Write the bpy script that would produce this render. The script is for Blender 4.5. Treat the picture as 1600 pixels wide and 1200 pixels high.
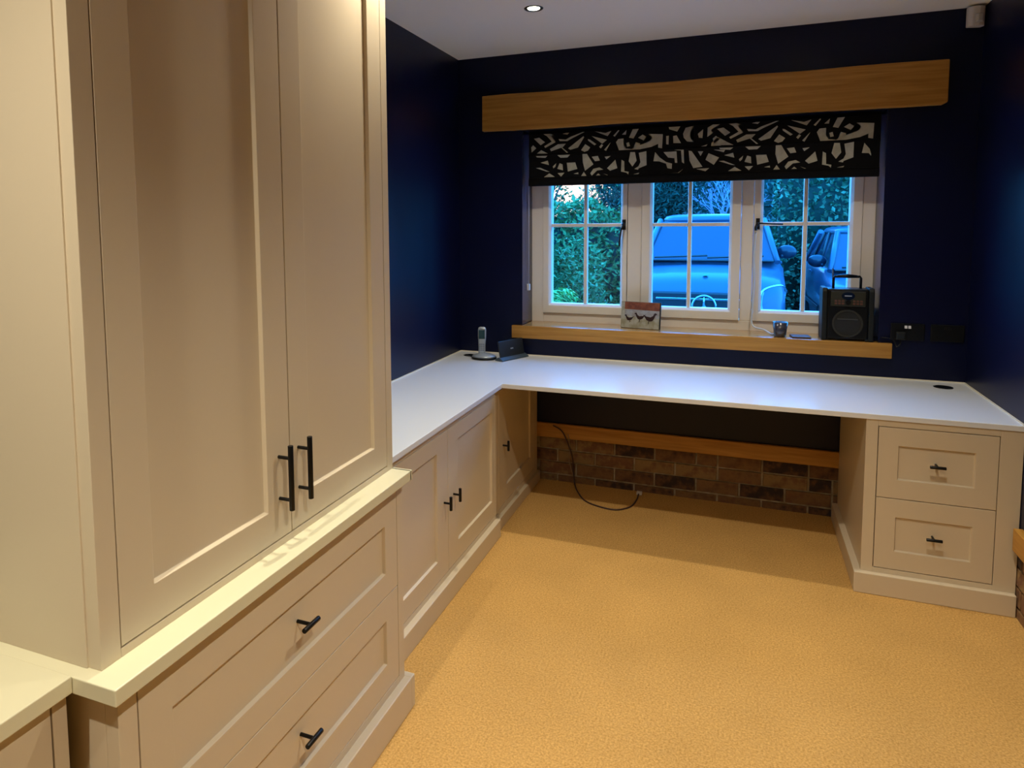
import bpy, bmesh, math, random
from mathutils import Vector, Matrix
for o in list(bpy.data.objects): bpy.data.objects.remove(o, do_unlink=True)
scn = bpy.context.scene
COL = scn.collection
random.seed(11)
PI = math.pi

# ------------------------------------------------------------------ camera, world, exposure
CAM = (1.6014, -3.8783, 1.5178); YAW, PITCH, ROLL, FOC, PPX, PPY = 0.3719, 0.0820, -0.0064, 1064.98, 739.875, 442.03
cd = bpy.data.cameras.new('camera'); cam = bpy.data.objects.new('camera', cd); COL.objects.link(cam)
fw = Vector((-math.sin(YAW)*math.cos(PITCH), math.cos(YAW)*math.cos(PITCH), -math.sin(PITCH)))
rt = Vector((math.cos(YAW), math.sin(YAW), 0)); up = rt.cross(fw)
r2 = rt*math.cos(ROLL)+up*math.sin(ROLL); u2 = -rt*math.sin(ROLL)+up*math.cos(ROLL)
M3 = Matrix((r2, u2, -fw)).transposed()
cam.matrix_world = Matrix.Translation(CAM) @ M3.to_4x4()
cd.sensor_fit = 'HORIZONTAL'; cd.sensor_width = 36.0; cd.lens = FOC*36/1600
cd.shift_x = (800-PPX)/1600; cd.shift_y = -(600-PPY)/1600
cd.clip_start = 0.02; cd.clip_end = 200
scn.camera = cam

SKY_STRENGTH = 12.0
LAMP_W = 67.0
LAMP_COL = (1.0, 0.92, 0.76)
world = bpy.data.worlds.new('dusk_sky'); scn.world = world; world.use_nodes = True
nt = world.node_tree; nt.nodes.clear()
wo = nt.nodes.new('ShaderNodeOutputWorld'); bg = nt.nodes.new('ShaderNodeBackground')
tc = nt.nodes.new('ShaderNodeTexCoord')
sep = nt.nodes.new('ShaderNodeSeparateXYZ'); nt.links.new(tc.outputs['Generated'], sep.inputs[0])
cr = nt.nodes.new('ShaderNodeValToRGB')
cr.color_ramp.elements[0].position = 0.0; cr.color_ramp.elements[0].color = (0.05, 0.40, 1.0, 1)
cr.color_ramp.elements[1].position = 0.6; cr.color_ramp.elements[1].color = (0.02, 0.30, 1.0, 1)
nt.links.new(sep.outputs['Z'], cr.inputs['Fac'])
dt = nt.nodes.new('ShaderNodeVectorMath'); dt.operation = 'DOT_PRODUCT'
dt.inputs[1].default_value = Vector((-0.20, 0.975, 0.05)).normalized()
nt.links.new(tc.outputs['Generated'], dt.inputs[0])
mr = nt.nodes.new('ShaderNodeMapRange'); mr.inputs['From Min'].default_value = 0.955; mr.inputs['From Max'].default_value = 0.998
nt.links.new(dt.outputs['Value'], mr.inputs['Value'])
mx = nt.nodes.new('ShaderNodeMix'); mx.data_type = 'RGBA'
nt.links.new(mr.outputs['Result'], mx.inputs['Factor']); nt.links.new(cr.outputs['Color'], mx.inputs[6])
mx.inputs[7].default_value = (0.17, 0.125, 0.11, 1)      # the low sunset glow
nt.links.new(mx.outputs[2], bg.inputs['Color']); bg.inputs['Strength'].default_value = SKY_STRENGTH
nt.links.new(bg.outputs[0], wo.inputs[0])
scn.view_settings.view_transform = 'Standard'; scn.view_settings.look = 'None'
scn.view_settings.gamma = 1.0; scn.view_settings.use_curve_mapping = False
scn.view_settings.exposure = 0.0
scn.cycles.use_denoising = True
scn.cycles.max_bounces = 10; scn.cycles.diffuse_bounces = 6

# ------------------------------------------------------------------ materials
def mat(name, col, rough=0.5, metal=0.0, spec=0.5, noise=None, bump=None, coat=0.0):
    m = bpy.data.materials.new(name); m.use_nodes = True; n = m.node_tree.nodes; l = m.node_tree.links
    b = n['Principled BSDF']; b.inputs['Base Color'].default_value = (*col, 1)
    b.inputs['Roughness'].default_value = rough; b.inputs['Metallic'].default_value = metal
    b.inputs['Specular IOR Level'].default_value = spec; b.inputs['Coat Weight'].default_value = coat
    if noise:                       # (scale, colour 2, low, high)
        t = n.new('ShaderNodeTexCoord'); x = n.new('ShaderNodeTexNoise'); x.inputs['Scale'].default_value = noise[0]
        x.inputs['Detail'].default_value = 4; l.new(t.outputs['Object'], x.inputs['Vector'])
        r = n.new('ShaderNodeValToRGB'); r.color_ramp.elements[0].position = noise[2]; r.color_ramp.elements[1].position = noise[3]
        r.color_ramp.elements[0].color = (*col, 1); r.color_ramp.elements[1].color = (*noise[1], 1)
        l.new(x.outputs['Fac'], r.inputs['Fac']); l.new(r.outputs['Color'], b.inputs['Base Color'])
    if bump:                        # (scale, strength, distance)
        t = n.new('ShaderNodeTexCoord'); x = n.new('ShaderNodeTexNoise'); x.inputs['Scale'].default_value = bump[0]
        x.inputs['Detail'].default_value = 3; l.new(t.outputs['Object'], x.inputs['Vector'])
        bp_ = n.new('ShaderNodeBump'); bp_.inputs['Strength'].default_value = bump[1]; bp_.inputs['Distance'].default_value = bump[2]
        l.new(x.outputs['Fac'], bp_.inputs['Height']); l.new(bp_.outputs[0], b.inputs['Normal'])
    return m
def wood(name, c1, c2, axis=0, rough=0.45):
    m = bpy.data.materials.new(name); m.use_nodes = True; n = m.node_tree.nodes; l = m.node_tree.links
    b = n['Principled BSDF']; b.inputs['Roughness'].default_value = rough
    t = n.new('ShaderNodeTexCoord'); mp = n.new('ShaderNodeMapping'); s = [22.0, 22.0, 22.0]; s[axis] = 1.2
    mp.inputs['Scale'].default_value = s; l.new(t.outputs['Object'], mp.inputs[0])
    x = n.new('ShaderNodeTexNoise'); x.inputs['Scale'].default_value = 2.4; x.inputs['Detail'].default_value = 6; x.inputs['Distortion'].default_value = 0.6
    l.new(mp.outputs[0], x.inputs['Vector'])
    r = n.new('ShaderNodeValToRGB'); r.color_ramp.elements[0].position = 0.32; r.color_ramp.elements[1].position = 0.68
    r.color_ramp.elements[0].color = (*c1, 1); r.color_ramp.elements[1].color = (*c2, 1)
    l.new(x.outputs['Fac'], r.inputs['Fac']); l.new(r.outputs['Color'], b.inputs['Base Color'])
    bp_ = n.new('ShaderNodeBump'); bp_.inputs['Strength'].default_value = 0.15; bp_.inputs['Distance'].default_value = 0.002
    l.new(x.outputs['Fac'], bp_.inputs['Height']); l.new(bp_.outputs[0], b.inputs['Normal'])
    return m
def ramp_random(name, cols, rough=0.9, bump=None, noise_mix=0.5, nscale=40):
    m = mat(name, cols[0], rough, bump=bump); n = m.node_tree.nodes; l = m.node_tree.links; b = n['Principled BSDF']
    oi = n.new('ShaderNodeObjectInfo'); t = n.new('ShaderNodeTexCoord'); x = n.new('ShaderNodeTexNoise')
    x.inputs['Scale'].default_value = nscale; x.inputs['Detail'].default_value = 5; l.new(t.outputs['Object'], x.inputs['Vector'])
    a = n.new('ShaderNodeMath'); a.operation = 'MULTIPLY_ADD'; a.inputs[1].default_value = noise_mix; 
    l.new(x.outputs['Fac'], a.inputs[0])
    s = n.new('ShaderNodeMath'); s.operation = 'SUBTRACT'; s.inputs[1].default_value = noise_mix*0.5; l.new(oi.outputs['Random'], s.inputs[0])
    l.new(s.outputs[0], a.inputs[2])
    r = n.new('ShaderNodeValToRGB'); e = r.color_ramp.elements
    while len(e) < len(cols): e.new(0.5)
    for i, c in enumerate(cols): e[i].position = i/(len(cols)-1); e[i].color = (*c, 1)
    l.new(a.outputs[0], r.inputs['Fac']); l.new(r.outputs['Color'], b.inputs['Base Color'])
    return m
def leafmat(name, c1, c2, rough=0.4):
    m = mat(name, c1, rough, spec=0.15); n = m.node_tree.nodes; l = m.node_tree.links; b = n['Principled BSDF']
    g = n.new('ShaderNodeNewGeometry'); r = n.new('ShaderNodeValToRGB')
    r.color_ramp.elements[0].color = (*c1, 1); r.color_ramp.elements[1].color = (*c2, 1)
    l.new(g.outputs['Random Per Island'], r.inputs['Fac']); l.new(r.outputs['Color'], b.inputs['Base Color'])
    return m
def emit(name, col, s):
    m = mat(name, col); b = m.node_tree.nodes['Principled BSDF']
    b.inputs['Emission Color'].default_value = (*col, 1); b.inputs['Emission Strength'].default_value = s
    return m
def glassmat(name, tint=(1, 1, 1), refl=1.0):
    m = bpy.data.materials.new(name); m.use_nodes = True; n = m.node_tree.nodes; l = m.node_tree.links; n.clear()
    o = n.new('ShaderNodeOutputMaterial'); tr = n.new('ShaderNodeBsdfTransparent'); gl = n.new('ShaderNodeBsdfGlossy')
    tr.inputs[0].default_value = (*tint, 1); gl.inputs['Roughness'].default_value = 0.02
    f = n.new('ShaderNodeFresnel'); f.inputs['IOR'].default_value = 1.45
    g_ = n.new('ShaderNodeNewGeometry'); mm = n.new('ShaderNodeMapRange'); mm.inputs['To Min'].default_value = 1.45; mm.inputs['To Max'].default_value = 1/1.45
    l.new(g_.outputs['Backfacing'], mm.inputs['Value']); l.new(mm.outputs[0], f.inputs['IOR'])
    k = n.new('ShaderNodeMath'); k.operation = 'MULTIPLY'; k.inputs[1].default_value = refl; l.new(f.outputs[0], k.inputs[0])
    x = n.new('ShaderNodeMixShader'); l.new(k.outputs[0], x.inputs[0]); l.new(tr.outputs[0], x.inputs[1]); l.new(gl.outputs[0], x.inputs[2])
    l.new(x.outputs[0], o.inputs[0]); return m

CREAM = mat('cream_paint', (0.60, 0.50, 0.35), 0.38, bump=(140, 0.05, 0.0006))
DARKGAP = mat('painted_gap_shade', (0.10, 0.075, 0.05), 0.8)  # dark sheets behind doors and drawers stand in for shade in the gaps
WHITETOP = mat('white_worktop', (0.74, 0.76, 0.78), 0.22, spec=0.8)
CREAMTOP = mat('cream_counter', (0.68, 0.635, 0.43), 0.35)
NAVY = mat('navy_paint', (0.0020, 0.0040, 0.026), 0.36, spec=0.27, bump=(220, 0.08, 0.0006))
CEIL = mat('ceiling_paint', (0.92, 0.90, 0.80), 0.9)
BLACK = mat('black_metal', (0.010, 0.009, 0.008), 0.38, metal=0.6)
IRON = mat('dark_iron', (0.03, 0.028, 0.027), 0.35, metal=0.7)
OAK = wood('oak', (0.37, 0.165, 0.018), (0.52, 0.262, 0.045))
OAKY = wood('oak_along_y', (0.37, 0.165, 0.018), (0.52, 0.262, 0.045), 1)
SILLOAK = wood('lacquered_oak', (0.37, 0.165, 0.018), (0.52, 0.262, 0.045), 0, 0.18)
SILLOAK.node_tree.nodes['Principled BSDF'].inputs['Coat Weight'].default_value = 1.0
SILLOAK.node_tree.nodes['Principled BSDF'].inputs['Coat IOR'].default_value = 1.9
SILLOAK.node_tree.nodes['Principled BSDF'].inputs['Coat Roughness'].default_value = 0.25
REVEAL_SHEEN = mat('navy_added_sheen', (0.006, 0.011, 0.050), 0.22, spec=0.9)  # lighter, glossier navy that puts window sheen on the reveals
WINPAINT = mat('window_paint', (0.82, 0.77, 0.68), 0.30)
GLASS = glassmat('window_glass')
VELVET = mat('black_velvet', (0.0035, 0.0035, 0.0045), 0.9, spec=0.15)
MOTIF = mat('cream_print', (0.44, 0.43, 0.34), 0.85, noise=(30, (0.34, 0.33, 0.26), 0.35, 0.7))
BRICK = ramp_random('brick_clay', [(0.035, 0.02, 0.015), (0.15, 0.07, 0.03), (0.22, 0.12, 0.045), (0.17, 0.075, 0.035), (0.27, 0.17, 0.065)], bump=(60, 0.8, 0.005), noise_mix=1.1, nscale=28)
MORTAR = mat('lime_mortar', (0.34, 0.26, 0.14), 0.95, noise=(25, (0.50, 0.42, 0.27), 0.4, 0.65), bump=(90, 0.6, 0.003))
WHITEPL = mat('white_plastic', (0.62, 0.60, 0.57), 0.4)
BLACKPL = mat('black_plastic', (0.004, 0.005, 0.006), 0.35, spec=0.3)
SOFTBLK = mat('dark_rubber', (0.008, 0.010, 0.010), 0.55, spec=0.3)
SILVER = mat('silver_plastic', (0.42, 0.46, 0.48), 0.3, metal=0.4)

def carpet():
    m = mat('carpet_pile', (0.75, 0.47, 0.14), 0.95, spec=0.1); n = m.node_tree.nodes; l = m.node_tree.links; b = n['Principled BSDF']
    t = n.new('ShaderNodeTexCoord'); v = n.new('ShaderNodeTexNoise'); v.inputs['Scale'].default_value = 150; v.inputs['Detail'].default_value = 6
    v.inputs['Roughness'].default_value = 0.75
    l.new(t.outputs['Object'], v.inputs['Vector'])
    r = n.new('ShaderNodeValToRGB'); r.color_ramp.elements[0].position = 0.34; r.color_ramp.elements[1].position = 0.62
    r.color_ramp.elements[0].color = (0.42, 0.225, 0.058, 1); r.color_ramp.elements[1].color = (0.78, 0.465, 0.150, 1)
    l.new(v.outputs['Fac'], r.inputs['Fac'])
    w = n.new('ShaderNodeTexNoise'); w.inputs['Scale'].default_value = 3.0; w.inputs['Detail'].default_value = 3; l.new(t.outputs['Object'], w.inputs['Vector'])
    mm = n.new('ShaderNodeMix'); mm.data_type = 'RGBA'; mm.blend_type = 'MULTIPLY'; mm.inputs[0].default_value = 0.25
    l.new(r.outputs[0], mm.inputs[6]); l.new(w.outputs['Fac'], mm.inputs[7]); 
    l.new(mm.outputs[2], b.inputs['Base Color'])
    bp_ = n.new('ShaderNodeBump'); bp_.inputs['Strength'].default_value = 0.7; bp_.inputs['Distance'].default_value = 0.004
    l.new(v.outputs['Fac'], bp_.inputs['Height']); l.new(bp_.outputs[0], b.inputs['Normal'])
    return m
CARPET = carpet()

# ------------------------------------------------------------------ mesh helpers
def box(bm, x0, x1, y0, y1, z0, z1):
    v = [bm.verts.new((x, y, z)) for z in (z0, z1) for y in (y0, y1) for x in (x0, x1)]
    for f in ((0, 2, 3, 1), (4, 5, 7, 6), (0, 1, 5, 4), (2, 6, 7, 3), (0, 4, 6, 2), (1, 3, 7, 5)):
        bm.faces.new([v[i] for i in f])
def bxs(*bs):
    bm = bmesh.new()
    for b in bs: box(bm, *b)
    return bm
def tube(bm, pts, r, n=10, cap=True):
    pts = [Vector(p) for p in pts]; rings = []
    rs = r if isinstance(r, (list, tuple)) else [r]*len(pts)
    t0 = (pts[1]-pts[0]).normalized(); a = t0.orthogonal().normalized()
    for i, p in enumerate(pts):
        t = (pts[min(i+1, len(pts)-1)]-pts[max(i-1, 0)]).normalized()
        a = (a - t*a.dot(t)).normalized(); b = t.cross(a)
        rings.append([bm.verts.new(p + (a*math.cos(2*PI*k/n)+b*math.sin(2*PI*k/n))*rs[i]) for k in range(n)])
    for i in range(len(rings)-1):
        for k in range(n):
            f = bm.faces.new((rings[i][k], rings[i][(k+1) % n], rings[i+1][(k+1) % n], rings[i+1][k])); f.smooth = True
    if cap:
        bm.faces.new(rings[0][::-1]); bm.faces.new(rings[-1])
def lathe(bm, prof, c=(0, 0, 0), n=32, sx=1, sy=1):
    rings = []
    for r, z in prof:
        rings.append([bm.verts.new((c[0]+r*sx*math.cos(2*PI*k/n), c[1]+r*sy*math.sin(2*PI*k/n), c[2]+z)) for k in range(n)])
    for i in range(len(rings)-1):
        for k in range(n):
            f = bm.faces.new((rings[i][k], rings[i][(k+1) % n], rings[i+1][(k+1) % n], rings[i+1][k])); f.smooth = True
    bm.faces.new(rings[0][::-1]); bm.faces.new(rings[-1])
def prism(bm, poly, axis, a, b):
    """poly of 2D points in the two other axes, extruded from a to b along axis"""
    def P(p, t):
        c = [0, 0, 0]; o = [i for i in range(3) if i != axis]; c[axis] = t; c[o[0]] = p[0]; c[o[1]] = p[1]; return c
    A = [bm.verts.new(P(p, a)) for p in poly]; B = [bm.verts.new(P(p, b)) for p in poly]
    bm.faces.new(A); bm.faces.new(B[::-1])
    for i in range(len(poly)): bm.faces.new((A[i], B[i], B[(i+1) % len(poly)], A[(i+1) % len(poly)]))
def spline(pts, k=8):
    pts = [Vector(p) for p in pts]; q = [pts[0]*2-pts[1]]+pts+[pts[-1]*2-pts[-2]]; out = []
    for i in range(1, len(q)-2):
        for j in range(k):
            t = j/k; a, b, c, d = q[i-1], q[i], q[i+1], q[i+2]
            out.append(0.5*((2*b)+(c-a)*t+(2*a-5*b+4*c-d)*t*t+(3*b-a-3*c+d)*t**3))
    return out+[pts[-1]]
def obj(name, bm, m, parent=None, bevel=0.0, seg=2, smooth=False, off=None):
    bmesh.ops.recalc_face_normals(bm, faces=bm.faces)
    me = bpy.data.meshes.new(name); bm.to_mesh(me); bm.free(); me.materials.append(m)
    if smooth:
        for p in me.polygons: p.use_smooth = True
    o = bpy.data.objects.new(name, me); COL.objects.link(o)
    if bevel:
        b = o.modifiers.new('bevel', 'BEVEL'); b.width = bevel; b.segments = seg; b.limit_method = 'ANGLE'; b.angle_limit = 0.7
    if parent:
        o.parent = parent
        if parent.type == 'EMPTY' and not off: o.location = [-c for c in WLOC[parent.name]]
    return o
WLOC = {}
def thing(name, label, cat, loc=(0, 0, 0), group=None, rz=0):
    """Empty at the thing's base; parts are modelled in world coordinates and shifted back."""
    o = bpy.data.objects.new(name, None); COL.objects.link(o); o.location = loc; o.empty_display_size = 0.1
    o.rotation_euler[2] = rz; o['label'] = label; o['category'] = cat
    if group: o['group'] = group
    WLOC[o.name] = loc
    return o
def tag(o, label, cat, group=None):
    o['label'] = label; o['category'] = cat
    if group: o['group'] = group
    return o
def struct(name, bm, m, parent=None, bevel=0):
    o = obj(name, bm, m, parent, bevel)
    o['kind'] = 'structure'
    return o
def shaker(axis, face, u0, u1, z0, z1, p, depth=0.010, thick=0.02, sgn=1):
    """Shaker door in the plane axis=face (outward = sgn*axis). p=(pu0,pu1,pz0,pz1) recessed panel."""
    bm = bmesh.new()
    def V(d, u, z):
        return bm.verts.new((face+sgn*d, u, z) if axis == 0 else (u, face+sgn*d, z))
    def ring(d, a0, a1, b0, b1): return [V(d, a0, b0), V(d, a1, b0), V(d, a1, b1), V(d, a0, b1)]
    e = 0.003
    R = [ring(-thick, u0, u1, z0, z1), ring(0, u0, u1, z0, z1), ring(0, *p), ring(-depth, p[0]+e, p[1]-e, p[2]+e, p[3]-e)]
    bm.faces.new(R[0]); bm.faces.new(R[3])
    for a, b in zip(R[:-1], R[1:]):
        for i in range(4): bm.faces.new((a[i], a[(i+1) % 4], b[(i+1) % 4], b[i]))
    return bm
def tknob(parent, x, y, z, axis, along, length=0.052, post=0.030, name='handle', sgn=1):
    """T-bar knob: short post out of the face, bar across it."""
    bm = bmesh.new(); n = Vector((sgn, 0, 0)) if axis == 0 else Vector((0, sgn, 0)); p = Vector((x, y, z))
    tube(bm, [p-n*0.001, p+n*post], 0.0045, 10)
    a = {'x': Vector((1, 0, 0)), 'y': Vector((0, 1, 0)), 'z': Vector((0, 0, 1))}[along]
    tube(bm, [p+n*post-a*length/2, p+n*post+a*length/2], 0.0062, 12)
    return obj(name, bm, BLACK, parent, 0.0008)
# ================================================================== ROOM SHELL
W, H, Y1 = 2.632, 2.518, -4.95
OX0, OX1, OZ0, OZ1 = 0.400, 2.260, 0.854, 2.080     # window opening
struct('floor', bxs((-0.10, W+0.10, Y1-0.1, 0.10, -0.10, 0.0)), CARPET)
struct('ceiling', bxs((-0.12, W+0.12, Y1-0.12, 0.33, H, H+0.12)), CEIL)
struct('wall_left', bxs((-0.12, 0, Y1, 0.0, 0.0, H)), NAVY)
struct('wall_front', bxs((-0.12, W+0.12, Y1-0.12, Y1, 0.0, H)), NAVY)
wr = struct('wall_right', bxs((W, W+0.12, Y1, 0.0, 0.268, H), (W+0.012, W+0.12, Y1, 0.0, 0.0, 0.268)), NAVY)
wr.data.materials.append(MORTAR)
for p in wr.data.polygons:
    if p.index >= 6: p.material_index = 1
wb = struct('wall_back', bxs((-0.12, OX0, 0, 0.33, 0.268, H), (OX1, W+0.12, 0, 0.33, 0.268, H), (OX0, OX1, 0, 0.33, 0.268, OZ0),
                             (OX0, OX1, 0, 0.33, OZ1, H), (-0.12, W+0.12, 0.012, 0.33, 0.0, 0.268)), NAVY)
wb.data.materials.append(MORTAR)
for p in wb.data.polygons:
    if p.index >= 24: p.material_index = 1
# --- bricks below the rails (every brick a part of its wall)
def brick_mesh(L, Ht, D, seed):
    rnd = random.Random(seed); bm = bmesh.new(); n = 4
    pts = [(-L/2, 0), (L/2, 0), (L/2, Ht), (-L/2, Ht)]
    F = [bm.verts.new((x*(1-0.008)+rnd.uniform(-.0025, .0025), -D+rnd.uniform(-.0015, .0015), z+rnd.uniform(-.0018, .0018))) for x, z in pts]
    F2 = [bm.verts.new((x, -D+0.004, z)) for x, z in [(-L/2-.001, -.001), (L/2+.001, -.001), (L/2+.001, Ht+.001), (-L/2-.001, Ht+.001)]]
    B = [bm.verts.new((x, 0.01, z)) for x, z in pts]
    bm.faces.new(F); bm.faces.new(B[::-1])
    for a, b in ((F, F2), (F2, B)):
        for i in range(4): bm.faces.new((a[i], b[i], b[(i+1) % 4], a[(i+1) % 4]))
    bmesh.ops.recalc_face_normals(bm, faces=bm.faces)
    me = bpy.data.meshes.new('brick'); bm.to_mesh(me); bm.free(); me.materials.append(BRICK); return me
BM = [brick_mesh(0.213, 0.064, 0.012, s) for s in range(6)]
BH = [brick_mesh(0.100, 0.064, 0.012, 20+s) for s in range(3)]
def brick_at(loc, rz, me, par):
    o = bpy.data.objects.new('brick', me); COL.objects.link(o); o.location = loc; o.rotation_euler = (0, 0, rz); o.parent = par
rb = random.Random(5)
for row in range(4):
    z = 0.268-0.070-row*0.075
    if z < 0: z = -0.030
    x = 0.40 + (0.0 if row % 2 else 0.1125)
    while x < 2.30:
        half = rb.random() < 0.10
        me = rb.choice(BH if half else BM); L = 0.100 if half else 0.213
        brick_at((x+L/2, 0.012, z), 0, me, wb); x += L+0.012
    y = -0.02 - (0.0 if row % 2 else 0.1125)
    while y > -3.3:
        half = rb.random() < 0.10
        me = rb.choice(BH if half else BM); L = 0.100 if half else 0.213
        brick_at((W+0.012, y-L/2, z), -PI/2, me, wr); y -= L+0.012
struct('trim_1', bxs((0.46, 2.13, -0.022, 0.001, 0.268, 0.352)), OAK, bevel=0.003)
struct('trim_2', bxs((W-0.030, W+0.001, Y1+0.01, -0.785, 0.272, 0.358)), OAKY, bevel=0.003)

struct('sheen_liner_1', bxs((OX0, OX0+0.0015, 0.0005, 0.199, OZ0+.08, OZ1)), REVEAL_SHEEN)  # thin liners added to brighten the window reveals
struct('sheen_liner_2', bxs((OX1-0.0015, OX1, 0.0005, 0.199, OZ0+.08, OZ1)), REVEAL_SHEEN)
# --- oak beam over the window, oak sill
bm = bmesh.new()
n = 26; fr = []
rw = random.Random(3)
for i in range(n+1):
    x = 0.161+(2.499-0.161)*i/n; w1 = 0.0022*math.sin(i*.9)+rw.uniform(-.0006, .0006); w2 = 0.0022*math.sin(i*.63+2)+rw.uniform(-.0006, .0006)
    fr.append([bm.verts.new(v) for v in ((x, -0.030, 2.080+w2), (x, -0.030, 2.288+w1), (x, 0.001, 2.288+w1), (x, 0.001, 2.080+w2))])
for i in range(n):
    for k in range(4): bm.faces.new((fr[i][k], fr[i][(k+1) % 4], fr[i+1][(k+1) % 4], fr[i+1][k]))
bm.faces.new(fr[0]); bm.faces.new(fr[-1][::-1])
fr[-1][0].co.z += 0.010; fr[-1][3].co.z += 0.010
for v, dx in ((fr[-2][0], 0.068), (fr[-2][1], 0.068), (fr[-2][2], 0.068), (fr[-2][3], 0.068)): v.co.x += dx
tag(obj('oak_beam', bm, OAK, bevel=0.004), 'long honey oak beam across the navy wall above the patterned blind', 'beam')
sl = tag(obj('window_sill', bxs((0.342, 2.317, -0.028, 0.0, 0.854, 0.930), (0.402, 2.258, 0.0, 0.265, 0.872, 0.930)), OAK, bevel=0.003),
    'thick honey oak window sill board below the white casement window', 'window sill')
sl.data.materials.append(SILLOAK)
for p in sl.data.polygons:
    if p.normal.z > 0.9: p.material_index = 1

# ================================================================== WINDOW
win = bpy.data.objects.new('window_1', None); COL.objects.link(win); win.location = (1.33, 0.2, 0.93); win['kind'] = 'structure'; WLOC['window_1'] = (1.33, 0.2, 0.93)
FT = OZ1
obj('window_frame', bxs((0.401, 0.475, 0.2, 0.30, 0.928, FT), (2.198, 2.259, 0.2, 0.30, 0.928, FT), (0.475, 2.198, 0.2, 0.30, 0.928, 0.985),
                        (0.475, 2.198, 0.2, 0.30, 2.03, FT)), WINPAINT, win, 0.003)
for a, b in ((0.986, 1.067), (1.609, 1.671)):
    obj('mullion', bxs((a, b, 0.2, 0.30, 0.985, 2.03)), WINPAINT, win, 0.003)
CAS = [(0.475, 0.986, 0.524, 0.946, 0.734), (1.067, 1.609, 1.128, 1.547, 1.334), (1.671, 2.198, 1.72, 2.141, 1.930)]
casements = []
for a, b, g0, g1, gb in CAS:
    z0, z1, h0, h1 = 0.987, 2.028, 1.046, 1.985
    bm = bmesh.new()
    # mitred sash with a sloped inner bead
    y0, y1 = 0.188, 0.262
    R = [[(a+.002, y1, z0), (b-.002, y1, z0), (b-.002, y1, z1), (a+.002, y1, z1)], [(a+.002, y0, z0), (b-.002, y0, z0), (b-.002, y0, z1), (a+.002, y0, z1)],
         [(g0-.014, y0, h0-.014), (g1+.014, y0, h0-.014), (g1+.014, y0, h1+.014), (g0-.014, y0, h1+.014)], [(g0, y0+.014, h0), (g1, y0+.014, h0), (g1, y0+.014, h1), (g0, y0+.014, h1)],
         [(g0, y1, h0), (g1, y1, h0), (g1, y1, h1), (g0, y1, h1)]]
    V = [[bm.verts.new(c) for c in r] for r in R]
    for p, q in zip(V, V[1:]+V[:1]):
        for i in range(4): bm.faces.new((p[i], p[(i+1) % 4], q[(i+1) % 4], q[i]))
    c = obj('casement', bm, WINPAINT, win, 0.0015); casements.append(c)
    def sub(name, bm, m, bev=0):
        o = obj(name, bm, m, c, bev); return o
    sub('glazing_bar', bxs((gb-.011, gb+.011, 0.212, 0.250, h0, h1)), WINPAINT, 0.005)
    sub('glazing_bar', bxs((g0, gb-.011, 0.214, 0.248, 1.513, 1.534)), WINPAINT, 0.004)
    sub('glazing_bar', bxs((gb+.011, g1, 0.214, 0.248, 1.513, 1.534)), WINPAINT, 0.004)
    for u0, u1 in ((g0, gb), (gb, g1)):
        for w0, w1 in ((h0, 1.5235), (1.5235, h1)):
            sub('pane', bxs((u0, u1, 0.229, 0.233, w0, w1)), GLASS)
# iron casement fasteners
def fastener(c, pts, rs, plate, knobp):
    bm = bmesh.new(); box(bm, *plate); tube(bm, spline(pts, 6), rs, 8)
    bmesh.ops.create_uvsphere(bm, u_segments=10, v_segments=6, radius=0.011, matrix=Matrix.Translation(knobp))
    obj('window_handle', bm, IRON, c, 0.001)
fastener(casements[0], [(0.967, 0.19, 1.530), (0.967, 0.170, 1.525), (0.955, 0.160, 1.495), (0.948, 0.160, 1.45), (0.944, 0.162, 1.398)], 0.0055,
         (0.957, 0.977, 0.182, 0.190, 1.495, 1.555), (0.967, 0.168, 1.527))
fastener(casements[2], [(1.690, 0.19, 1.524), (1.693, 0.168, 1.526), (1.72, 0.162, 1.527), (1.77, 0.162, 1.524), (1.818, 0.166, 1.522)], 0.005,
         (1.683, 1.703, 0.182, 0.190, 1.495, 1.555), (1.692, 0.166, 1.522))
bm = bmesh.new(); tube(bm, spline([(1.690, 0.168, 1.524), (1.682, 0.160, 1.505), (1.684, 0.160, 1.488)], 5), 0.0065, 8)
obj('window_handle', bm, IRON, casements[2])

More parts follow.
